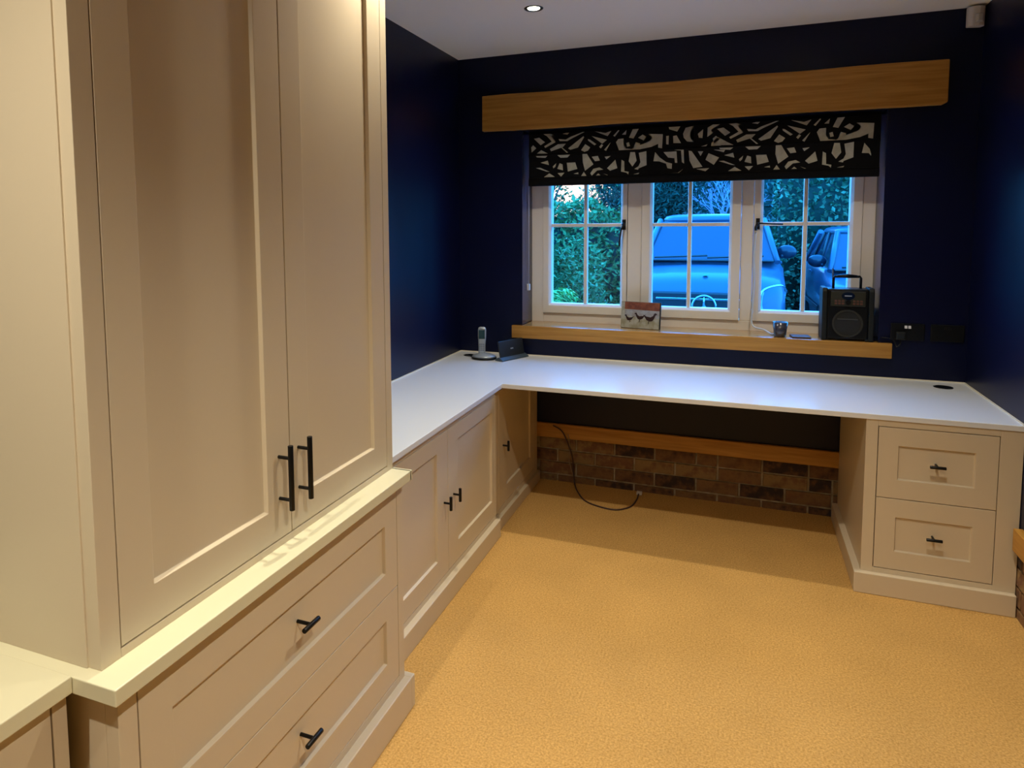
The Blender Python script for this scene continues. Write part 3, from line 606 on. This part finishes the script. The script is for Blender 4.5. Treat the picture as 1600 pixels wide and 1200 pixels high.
for bx_ in (-0.060, -0.044, -0.028, 0.022, 0.038, 0.054):
    for bz in (0.184, 0.197): slab('button', bx_, bx_+0.011, bz, bz+0.009, 0.0062, mat('button_orange', (0.11, 0.040, 0.022), 0.5), 0.0008)
ell('tuning_knob', 0.0, 0.195, 0.012, 0.012, 0.003, 0.013, BLACKPL)
ell('speaker_grille', 0.0, 0.088, 0.066, 0.066, 0.0, 0.003, mat('grille', (0.006, 0.006, 0.004), 0.7, bump=(900, 0.8, 0.002)))
ell('speaker_ring', 0.0, 0.088, 0.070, 0.070, 0.0, 0.006, mat('ring_grey', (0.026, 0.026, 0.020), 0.4), hole=0.88)
slab('name_bar', -0.046, 0.046, 0.107, 0.112, 0.0052, mat('bar_grey', (0.05, 0.05, 0.05), 0.4), 0.001)
bm = bmesh.new(); hz = RH
tube(bm, [(-0.062, 0, hz-.01), (-0.062, 0, hz+0.052), (-0.058, 0, hz+0.060), (0.058, 0, hz+0.060), (0.062, 0, hz+0.052), (0.062, 0, hz-.01)], 0.0065, 10)
tube(bm, [(-0.045, 0, hz+0.061), (0, 0, hz+0.063), (0.045, 0, hz+0.061)], [0.007, 0.0105, 0.007], 10)
obj('carry_handle', bm, BLACKPL, ra, off=True)
bm = bmesh.new(); tube(bm, [(-0.060, 0.03, hz), (-0.064, 0.03, hz+0.10)], [0.0045, 0.0032], 8); obj('antenna', bm, mat('antenna_rubber', (0.03, 0.05, 0.12), 0.5), ra, off=True)
bm = bmesh.new(); lathe(bm, [(0.010, 0), (0.011, 0.004), (0.009, 0.010)], (0.09, -0.06, -0.002+0.002), 12); obj('foot', bm, SOFTBLK, ra, off=True)

# wall sockets
def socket(x0, x1, z0, z1, label, lit):
    t = thing('wall_socket', label, 'socket', ((x0+x1)/2, 0.0, (z0+z1)/2), 'black double wall sockets right of the window')
    obj('faceplate', bxs((x0, x1, -0.009, 0.0, z0, z1)), BLACKPL, t, 0.003)
    w = x1-x0
    for k in (0.28, 0.72):
        cx = x0+w*k
        bm = bmesh.new(); zc = z0+0.024
        box(bm, cx-.003, cx+.003, -0.0095, -0.006, zc+.012, zc+.021)
        for s in (-1, 1): box(bm, cx+s*.011-.0035, cx+s*.011+.0035, -0.0095, -0.006, zc-.006, zc-.002)
        obj('pin_holes', bm, mat('hole_black', (0.001, 0.001, 0.001), 0.9), t)
    for s in (-1, 1):
        cx = x0+w*0.5+s*0.008
        bm = bmesh.new(); prism(bm, [(-0.0145, z1-.024), (-0.0085, z1-.024), (-0.0085, z1-.010), (-0.0105, z1-.010)], 0, cx-.006, cx+.006)
        obj('rocker_switch', bm, (mat('rocker_glint', (0.75, 0.75, 0.76), 0.25) if lit else BLACKPL), t, 0.0008)  # white colour stands in for light reflected off these rockers
    return t
socket(2.310, 2.455, 0.946, 1.030, 'black double socket with a white reflection painted on both rockers, next to the sill end', True)
socket(2.479, 2.618, 0.948, 1.030, 'all-black double socket nearest the right wall corner', False)
pg = thing('power_plug', 'black plug pushed into the double socket next to the sill end', 'plug', (2.350, -0.010, 0.970))
bm = bmesh.new(); box(bm, 2.330, 2.372, -0.034, -0.0098, 0.950, 0.990); obj('plug_body', bm, SOFTBLK, pg, 0.006)
bm = bmesh.new(); tube(bm, spline([(2.351, -0.022, 0.951), (2.350, -0.026, 0.93), (2.335, -0.028, 0.915), (2.330, -0.020, 0.93), (2.318, -0.012, 0.95), (2.29, -0.010, 0.955), (2.255, 0.02, 0.952)], 6), 0.0028, 8)
obj('plug_lead', bm, BLACKPL, pg)

# cables on the carpet under the desk
cb = thing('floor_cable', 'thin dark cable looping down the brickwork and over the carpet under the desk', 'cable', (0.9, -0.2, 0.0))
bm = bmesh.new()
tube(bm, spline([(0.60, -0.030, 0.345), (0.655, -0.034, 0.315), (0.692, -0.034, 0.24), (0.715, -0.024, 0.16), (0.722, -0.020, 0.07), (0.735, -0.045, 0.012), (0.777, -0.147, 0.006), (0.84, -0.25, 0.005),
     (0.924, -0.300, 0.005), (1.02, -0.312, 0.005), (1.085, -0.245, 0.005), (1.105, -0.15, 0.008), (1.107, -0.080, 0.016)], 8), 0.0042, 8)
obj('lead', bm, mat('brown_cable', (0.05, 0.022, 0.018), 0.35), cb)
obj('connector', bxs((1.094, 1.124, -0.078, -0.050, 0.008, 0.024)), WHITEPL, cb, 0.003)
bm = bmesh.new()
tube(bm, spline([(0.690, -0.026, 0.30), (0.700, -0.020, 0.22), (0.694, -0.014, 0.15), (0.705, -0.012, 0.09), (0.725, -0.016, 0.03), (0.735, -0.02, 0.004)], 8), 0.0026, 8)
tag(obj('wall_cable', bm, mat('pale_cable', (0.30, 0.22, 0.12), 0.5)), 'thin pale cable hanging against the bricks beside the dark one', 'cable')
# ================================================================== OUTSIDE
GZ = -0.13
PAVE = mat('driveway_gravel', (0.26, 0.26, 0.30), 0.9, noise=(9, (0.12, 0.12, 0.13), 0.4, 0.65), bump=(40, 0.5, 0.01))
struct('driveway', bxs((-16, 20, -22, 26, GZ-0.1, GZ)), PAVE)
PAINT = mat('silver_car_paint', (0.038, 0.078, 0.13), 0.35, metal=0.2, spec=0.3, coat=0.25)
PAINT2 = mat('dark_car_paint', (0.010, 0.020, 0.034), 0.3, metal=0.2, spec=0.3, coat=0.2)
CARGLASS = mat('car_glass', (0.020, 0.036, 0.068), 0.12, spec=0.35, metal=0.1)
CARBLK = mat('car_black_trim', (0.012, 0.014, 0.018), 0.45)
TYRE = mat('tyre_rubber', (0.012, 0.012, 0.013), 0.8)
RIM = mat('alloy', (0.14, 0.15, 0.16), 0.25, metal=0.9)
CHROME = mat('chrome', (0.5, 0.6, 0.65), 0.2, metal=1.0)
LAMPG = mat('lamp_glass', (0.12, 0.17, 0.20), 0.1, spec=0.6, metal=0.5)

def loft(bm, secs, closed=True, smooth=True):
    R = [[bm.verts.new(p) for p in s] for s in secs]
    m = len(R[0])
    for a, b in zip(R, R[1:]):
        for k in range(m if closed else m-1):
            f = bm.faces.new((a[k], a[(k+1) % m], b[(k+1) % m], b[k])); f.smooth = smooth
    bm.faces.new(R[0][::-1]); bm.faces.new(R[-1])
def car(name, label, loc, rz, L, WD, HT, hood, paint, star):
    """local: front looks towards -y, x across, z up from the ground"""
    c = thing(name, label, 'car', loc, rz=rz)
    hw = WD/2; belt = hood+0.10
    # stations along y: (y, half width, z low, z shoulder, z top centre)
    st = [(0.00, hw*0.66, 0.34, hood*0.72, hood*0.74), (0.05, hw*0.86, 0.27, hood*0.84, hood*0.88), (0.16, hw*0.95, 0.24, hood*0.90, hood*0.945),
          (0.45, hw*0.985, 0.23, hood*0.94, hood*0.985), (0.95, hw, 0.23, hood*0.985, hood*1.035), (1.12, hw, 0.23, belt*0.975, belt), (L*0.5, hw, 0.22, belt, belt+.01),
          (L*0.82, hw*0.99, 0.23, belt, belt+.01), (L-0.12, hw*0.95, 0.27, belt*0.98, belt), (L, hw*0.86, 0.34, belt*0.9, belt*0.92)]
    secs = []
    for y, w, zl, zs, zt in st:
        half = [(w*0.80, zl), (w*0.95, zl+0.03), (w, (zl+zs)*0.5), (w*0.985, zs*0.93), (w*0.93, zs), (w*0.70, zs+(zt-zs)*.7), (w*0.35, zt)]
        secs.append([(x, y, z) for x, z in half]+[(0, y, zt+.004)]+[(-x, y, z) for x, z in reversed(half)])
    bm = bmesh.new(); loft(bm, secs)
    obj('body_shell', bm, paint, c, off=True)
    # cabin
    r0 = belt-0.01; y0, y1, y2, y3 = 0.98, 1.62, L*0.80, L-0.10
    def cab(hwb, hwt, e=0.0):
        return [[(-hwb, y0-e, r0), (hwb, y0-e, r0), (hwb, y3+e, r0), (-hwb, y3+e, r0)],
                [(-hwt*1.06, y1-.10-e, HT-0.10), (hwt*1.06, y1-.10-e, HT-0.10), (hwt*1.06, y2+.12+e, HT-0.10), (-hwt*1.06, y2+.12+e, HT-0.10)]]
    hb, ht = hw*0.90, hw*0.70
    bm = bmesh.new(); A = cab(hb-.006, ht-.006)
    loft(bm, A, smooth=False); obj('cabin_glass', bm, CARGLASS, c, 0.01, off=True)
    bm = bmesh.new()                                  # roof with rounded rim
    a1 = A[1]; R = []
    for k, (s, z) in enumerate(((1.0, HT-.105), (1.005, HT-.06), (0.96, HT-.025), (0.84, HT-.004), (0.5, HT+.006))):
        cy = (y1-.10+y2+.12)/2; ly = (y2+.12-y1+.10)/2; q = []
        for t in range(28):
            th = 2*PI*t/28; cx, sy = math.cos(th), math.sin(th)
            q.append((ht*1.06*s*math.copysign(abs(cx)**0.35, cx), cy+ly*s*math.copysign(abs(sy)**0.35, sy), z))
        R.append(q)
    loft(bm, R); obj('roof', bm, paint, c, off=True)
    def bar(name, p, q, r, m=paint):
        bm = bmesh.new(); tube(bm, [p, q], r, 8); return obj(name, bm, m, c, off=True)
    for s in (-1, 1):
        bar('pillar', (s*hb, y0-.02, r0-.02), (s*ht*1.05, y1-.12, HT-.08), 0.036)
        bar('pillar', (s*hb, y3, r0-.02), (s*ht*1.05, y2+.12, HT-.08), 0.045)
        for f in (0.36, 0.70): bar('pillar', (s*(hb+.003), y0+(y3-y0)*f, r0-.02), (s*(ht*1.06+.003), y1+(y2-y1)*(f+.0), HT-.09), 0.022, CARBLK)
    # wipers
    bar('wiper', (-hw*0.75, y0-.05, r0+.03), (-hw*0.02, y0+.0, r0+.055), 0.012, CARBLK)
    bar('wiper', (-hw*0.02, y0-.05, r0+.03), (hw*0.72, y0+.0, r0+.055), 0.012, CARBLK)
    bm = bmesh.new(); box(bm, -hw*0.85, hw*0.85, y0-.10, y0-.01, r0-.012, r0+.004); obj('wiper_cowl', bm, CARBLK, c, 0.004, off=True)
    # grille and bumper
    bm = bmesh.new(); z1g = hood*0.80
    prism(bm, [(-hw*.60, hood*.50), (hw*.60, hood*.50), (hw*.66, z1g), (-hw*.66, z1g)], 1, -0.020, 0.06); obj('grille', bm, CARBLK, c, 0.02, off=True)
    for k in range(3):
        z = hood*.54+k*(z1g-hood*.58)/2.4
        bm = bmesh.new(); box(bm, -hw*.60, hw*.60, -0.034, -0.018, z, z+.022); obj('grille_bar', bm, CHROME if star else CARBLK, c, 0.005, off=True)
    bm = bmesh.new(); box(bm, -hw*.84, hw*.84, -0.07, 0.12, 0.24, hood*.47)
    for v in bm.verts:
        if v.co.y < 0: v.co.x *= 0.9
    obj('bumper', bm, paint, c, 0.05, 3, off=True)
    bm = bmesh.new(); box(bm, -hw*.5, hw*.5, -0.085, -0.06, 0.28, 0.36); obj('air_intake', bm, CARBLK, c, 0.01, off=True)
    bm = bmesh.new(); box(bm, -0.26, 0.26, -0.088, -0.070, 0.38, 0.49); obj('number_plate', bm, mat('plate_white', (0.3, 0.3, 0.29), 0.4), c, 0.004, off=True)
    if star:                                           # ringed three-pointed emblem
        zc = hood*.66; bm = bmesh.new(); n = 36
        tube(bm, [(0.125*math.cos(2*PI*i/n), -0.045, zc+0.125*math.sin(2*PI*i/n)) for i in range(n+1)], 0.011, 8)
        for k in range(3):
            a = PI/2+k*2*PI/3; tube(bm, [(0, -0.045, zc), (0.12*math.cos(a), -0.045, zc+0.12*math.sin(a))], [0.020, 0.005], 6)
        obj('grille_emblem', bm, CHROME, c, off=True)
        bm = bmesh.new(); lathe(bm, [(0.025, 0), (0.03, .004), (.022, .010)], (0, 0.16, hood*0.955), 16); obj('bonnet_badge', bm, mat('badge_green', (0.05, 0.25, 0.10), 0.3), c, off=True)
    for s in (-1, 1):
        bm = bmesh.new()                               # swept headlamp
        P = [(s*hw*.66, -.012, hood*.62), (s*hw*.93, .12, hood*.60), (s*hw*.985, .34, hood*.80), (s*hw*.90, .16, hood*.875), (s*hw*.68, .02, hood*.82)]
        Q = [(x*.9, y+.12, z) for x, y, z in P]
        loft(bm, [Q, P], smooth=False); h = obj('headlight', bm, LAMPG, c, 0.012, off=True)
        bm = bmesh.new(); tube(bm, spline([P[0], P[4], P[3], P[2]], 6), 0.012, 6); obj('headlight_rim', bm, CHROME, h)
        bm = bmesh.new(); bmesh.ops.create_uvsphere(bm, u_segments=16, v_segments=10, radius=1, matrix=Matrix.Translation((s*(hw+.03), 1.30, belt+.085)) @ Matrix.Diagonal((.115, .07, .085, 1)))
        tube(bm, [(s*(hw-.04), 1.25, belt+.02), (s*(hw+.0), 1.29, belt+.07)], 0.025, 8)
        obj('wing_mirror', bm, PAINT2, c, smooth=True, off=True)
        for wy in (0.82, L-0.80):
            bm = bmesh.new(); prof = [(0.0, 0), (.24, 0), (.33, .01), (.345, .05), (.345, .17), (.33, .21), (.0, .21)]; R = []
            for r, x in prof[1:]: R.append([(s*(hw+.012-x), wy+r*math.cos(2*PI*k/28), .345+r*math.sin(2*PI*k/28)) for k in range(28)])
            loft(bm, R); w = obj('wheel', bm, TYRE, c, off=True)
            bm = bmesh.new(); R = [[(s*(hw+.02-x), wy+r*math.cos(2*PI*k/28), .345+r*math.sin(2*PI*k/28)) for k in range(28)] for r, x in ((.235, .0), (.225, -.002), (.20, .035), (.06, .02))]
            loft(bm, R); obj('wheel_rim', bm, RIM, w)
        bm = bmesh.new(); box(bm, min(s*hw*1.0, s*(hw+.012)), max(s*hw*1.0, s*(hw+.012)), 1.3, L-.4, .50, .56); obj('side_moulding', bm, CARBLK, c, 0.004, off=True)
        for dyy in (2.05, 3.0):
            bm = bmesh.new(); tube(bm, [(s*(hw+.012), dyy, belt-.09), (s*(hw+.02), dyy+.2, belt-.09)], .014, 6); obj('door_handle', bm, paint, c, off=True)
    return c
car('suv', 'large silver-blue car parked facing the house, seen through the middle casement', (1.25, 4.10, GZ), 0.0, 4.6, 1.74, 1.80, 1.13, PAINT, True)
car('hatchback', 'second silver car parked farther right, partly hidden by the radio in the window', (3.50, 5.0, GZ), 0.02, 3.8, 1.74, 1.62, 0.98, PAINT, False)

# ---- planting
LEAF_A = leafmat('leaf_laurel', (0.012, 0.075, 0.020), (0.12, 0.28, 0.10))
LEAF_B = leafmat('leaf_hedge_glint', (0.005, 0.034, 0.014), (0.09, 0.22, 0.13), 0.3)  # random lighter leaves carry the glints in their colour
LEAF_C = leafmat('leaf_bright', (0.10, 0.28, 0.04), (0.34, 0.50, 0.12))
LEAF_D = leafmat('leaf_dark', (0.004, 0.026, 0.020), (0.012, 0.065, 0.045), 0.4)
BARK = mat('bark', (0.036, 0.027, 0.022), 0.9, noise=(20, (0.066, 0.05, 0.042), 0.4, 0.6))
TWIG = mat('twig', (0.34, 0.26, 0.36), 0.8)
def leaves(N, sampler, size, asp, rnd, up=0.3):
    V, F = [], []
    for _ in range(N):
        p = Vector(sampler(rnd)); s = size*rnd.uniform(.6, 1.35)
        d = Vector((rnd.gauss(0, 1), rnd.gauss(0, 1), rnd.gauss(-.1, .8)+up)).normalized(); n = d.cross(Vector((rnd.gauss(0, 1), rnd.gauss(0, 1), rnd.gauss(0, 1)))).normalized()
        k = d.cross(n)*s*0.10; i = len(V)
        V += [p-d*s*.5, p+n*s*asp+k, p+d*s*.5, p-n*s*asp+k]; F += [(i, i+1, i+2), (i, i+2, i+3)]
    me = bpy.data.meshes.new('foliage'); me.from_pydata([tuple(v) for v in V], [], F); me.update(); return me
def shrub(name, label, cat, base, N, size, asp, m, sampler, seed, stems, group=None, stem_h=1.0, sr=0.02, spread=0.4, up=0.3):
    t = thing(name, label, cat, base, group)
    me = leaves(N, sampler, size, asp, random.Random(seed), up); me.materials.append(m)
    o = bpy.data.objects.new('foliage', me); COL.objects.link(o); o.parent = t; o['kind'] = 'stuff'
    rnd = random.Random(seed+1)
    for _ in range(stems):
        a = rnd.uniform(0, 2*PI); e = Vector((math.cos(a)*spread*rnd.random(), math.sin(a)*spread*rnd.random(), stem_h*rnd.uniform(.7, 1)))
        bm = bmesh.new(); tube(bm, spline([(e.x*.1, e.y*.1, 0), (e.x*.4+rnd.uniform(-.04, .04), e.y*.4, e.z*.5), e], 5), [sr*(1-.8*i/10) for i in range(11)], 6)
        obj('stem', bm, BARK, t, off=True)
    return t
def ellip(rx, ry, rz_, cz, shell=0.6):
    def f(r):
        while True:
            v = Vector((r.uniform(-1, 1), r.uniform(-1, 1), r.uniform(-1, 1)))
            if shell < v.length < 1: break
        w = 1+0.16*math.sin(v.x*7+v.z*5)+0.12*math.sin(v.z*11+v.y*6)
        return (v.x*rx*w, v.y*ry*w, max(cz+v.z*rz_*w, 0.02))
    return f
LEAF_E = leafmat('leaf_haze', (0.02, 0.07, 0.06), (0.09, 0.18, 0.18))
def slabs(x0, x1, y0, y1, z1):
    def f(r):
        x = r.uniform(x0, x1); h = z1*(1+.05*math.sin(x*2.3)+.03*math.sin(x*7.1))
        return (x, r.uniform(y0, y1)+.12*math.sin(x*5)*r.random(), r.uniform(0, h))
    return f
shrub('laurel_shrub', 'bushy green narrow-leaved shrub outside the left casement', 'shrub', (0.02, 2.25, GZ), 7000, 0.075, 0.17, LEAF_A, ellip(0.45, 0.45, 0.74, 0.80, .45), 3, 6, stem_h=1.2)
def frond(r):
    t = r.random(); return (0.25*t+r.uniform(-.02, .02), r.uniform(-.1, .1), .15+1.05*math.sin(t*1.9))
# arching fern close to the window
fn = thing('fern', 'bright green arching fern at the lower left corner of the left casement', 'plant', (0.13, 1.35, GZ))
for k in range(9):
    a = -0.9+k*0.30; bm = bmesh.new(); rr = random.Random(k)
    ln = rr.uniform(.34, .46); hh = rr.uniform(1.10, 1.2)
    for i in range(16):
        t = i/15; c0 = Vector((math.cos(a)*ln*t, math.sin(a)*ln*t*.8-.05, hh*(math.sin(min(t*1.9+.5, 2.6)))*.98)); 
        dirn = Vector((math.cos(a), math.sin(a), .2-1.1*t)).normalized(); sd = dirn.cross(Vector((0, 0, 1))).normalized(); lw_ = .085*(1-.75*t)+.01
        for s in (-1, 1):
            tip = c0+sd*s*lw_+dirn*.04+Vector((0, 0, -.02))
            bm.faces.new([bm.verts.new(c0), bm.verts.new(c0+sd*s*lw_*.5+dirn*.028), bm.verts.new(tip), bm.verts.new(c0+sd*s*lw_*.5-dirn*.004)])
    obj('frond', bm, LEAF_C, fn, off=True)
bm = bmesh.new(); tube(bm, [(0, 0, 0), (0.0, 0, .62)], [.05, .035], 8); obj('stem', bm, BARK, fn, off=True)
# hedges and trees behind
shrub('hedge_tree', 'low light green hedge seen in the upper left panes against the glow', 'hedge', (-1.9, 7.6, GZ), 15000, 0.12, 0.24, LEAF_A, slabs(-2.8, 2.0, -.3, .5, 2.0), 5, 5, stem_h=1.5)
shrub('dark_conifer', 'dark blue-green tree between the left and middle casements', 'tree', (-0.10, 10.2, GZ), 14000, 0.13, 0.16, LEAF_D, ellip(0.95, 0.5, 2.2, 2.1, .3), 7, 3, stem_h=3.2, sr=.06)
shrub('holly_hedge', 'tall glossy dark hedge filling the right casement behind the cars', 'hedge', (4.9, 9.6, GZ), 46000, 0.10, 0.32, LEAF_B, slabs(-2.75, 4.5, -.5, .7, 4.2), 9, 6, stem_h=3)
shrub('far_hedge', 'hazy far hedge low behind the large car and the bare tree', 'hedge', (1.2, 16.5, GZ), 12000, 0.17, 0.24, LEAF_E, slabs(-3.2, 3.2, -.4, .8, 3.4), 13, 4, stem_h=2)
def add_gap_filler(t, x0, x1, y0, y1, h, seed):  # solid mass added to hide bright sky gaps between the leaves
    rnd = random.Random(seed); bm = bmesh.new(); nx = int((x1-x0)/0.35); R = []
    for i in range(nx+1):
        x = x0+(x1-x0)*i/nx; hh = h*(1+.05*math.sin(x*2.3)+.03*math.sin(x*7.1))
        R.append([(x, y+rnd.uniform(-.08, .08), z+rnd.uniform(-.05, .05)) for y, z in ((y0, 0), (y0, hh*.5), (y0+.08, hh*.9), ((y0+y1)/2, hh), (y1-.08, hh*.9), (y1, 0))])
    loft(bm, R); obj('sky_gap_filler', bm, LEAF_D, t, off=True)
add_gap_filler(bpy.data.objects['holly_hedge'], -2.65, 4.4, -.2, .5, 4.0, 1)
add_gap_filler(bpy.data.objects['hedge_tree'], -2.7, 1.9, 0.0, .4, 1.78, 2)
add_gap_filler(bpy.data.objects['far_hedge'], -3.1, 3.1, -.1, .6, 3.1, 3)
# bare twiggy trees
def bare(name, label, base, seed, h, r0, m, spread=0.5, leavesN=0):
    t = thing(name, label, 'tree', base, None); rnd = random.Random(seed); bm = bmesh.new(); tips = []
    def br(p, d, l, r, lev):
        q = p+d*l; mid = (p+q)/2+Vector((rnd.uniform(-1, 1), rnd.uniform(-1, 1), 0))*l*.06
        tube(bm2 if lev else bm, [p, mid, q], [r, r*.8, r*.6], 5, cap=False)
        if lev >= 5: tips.append(q); return
        for _ in range(3 if lev < 4 else 2):
            nd = (d+Vector((rnd.gauss(0, spread), rnd.gauss(0, spread), rnd.gauss(.05, .3)))).normalized(); br(q, nd, l*rnd.uniform(.62, .82), r*.58, lev+1)
    bm2 = bmesh.new(); br(Vector((0, 0, 0)), Vector((0, 0, 1)), h, r0, 0)
    obj('trunk', bm, BARK, t, off=True); b = obj('branches', bm2, m, t, off=True); b['kind'] = 'stuff'
    if leavesN:
        def smp(r): q = r.choice(tips); return (q.x+r.gauss(0, .16), q.y+r.gauss(0, .16), q.z+r.gauss(0, .16))
        me = leaves(leavesN, smp, .11, .24, rnd); me.materials.append(LEAF_A); o = bpy.data.objects.new('foliage', me); COL.objects.link(o); o.parent = t; o['kind'] = 'stuff'
    return t
bare('twiggy_tree', 'bare purple-grey twiggy tree above the roof of the large car', (1.35, 12.9, GZ), 21, 0.95, .06, TWIG, .38)
bare('leafy_tree', 'open-branched tree with sparse leaves against the sunset glow', (-2.5, 12.2, GZ), 24, 1.2, .08, BARK, .45, 2600)
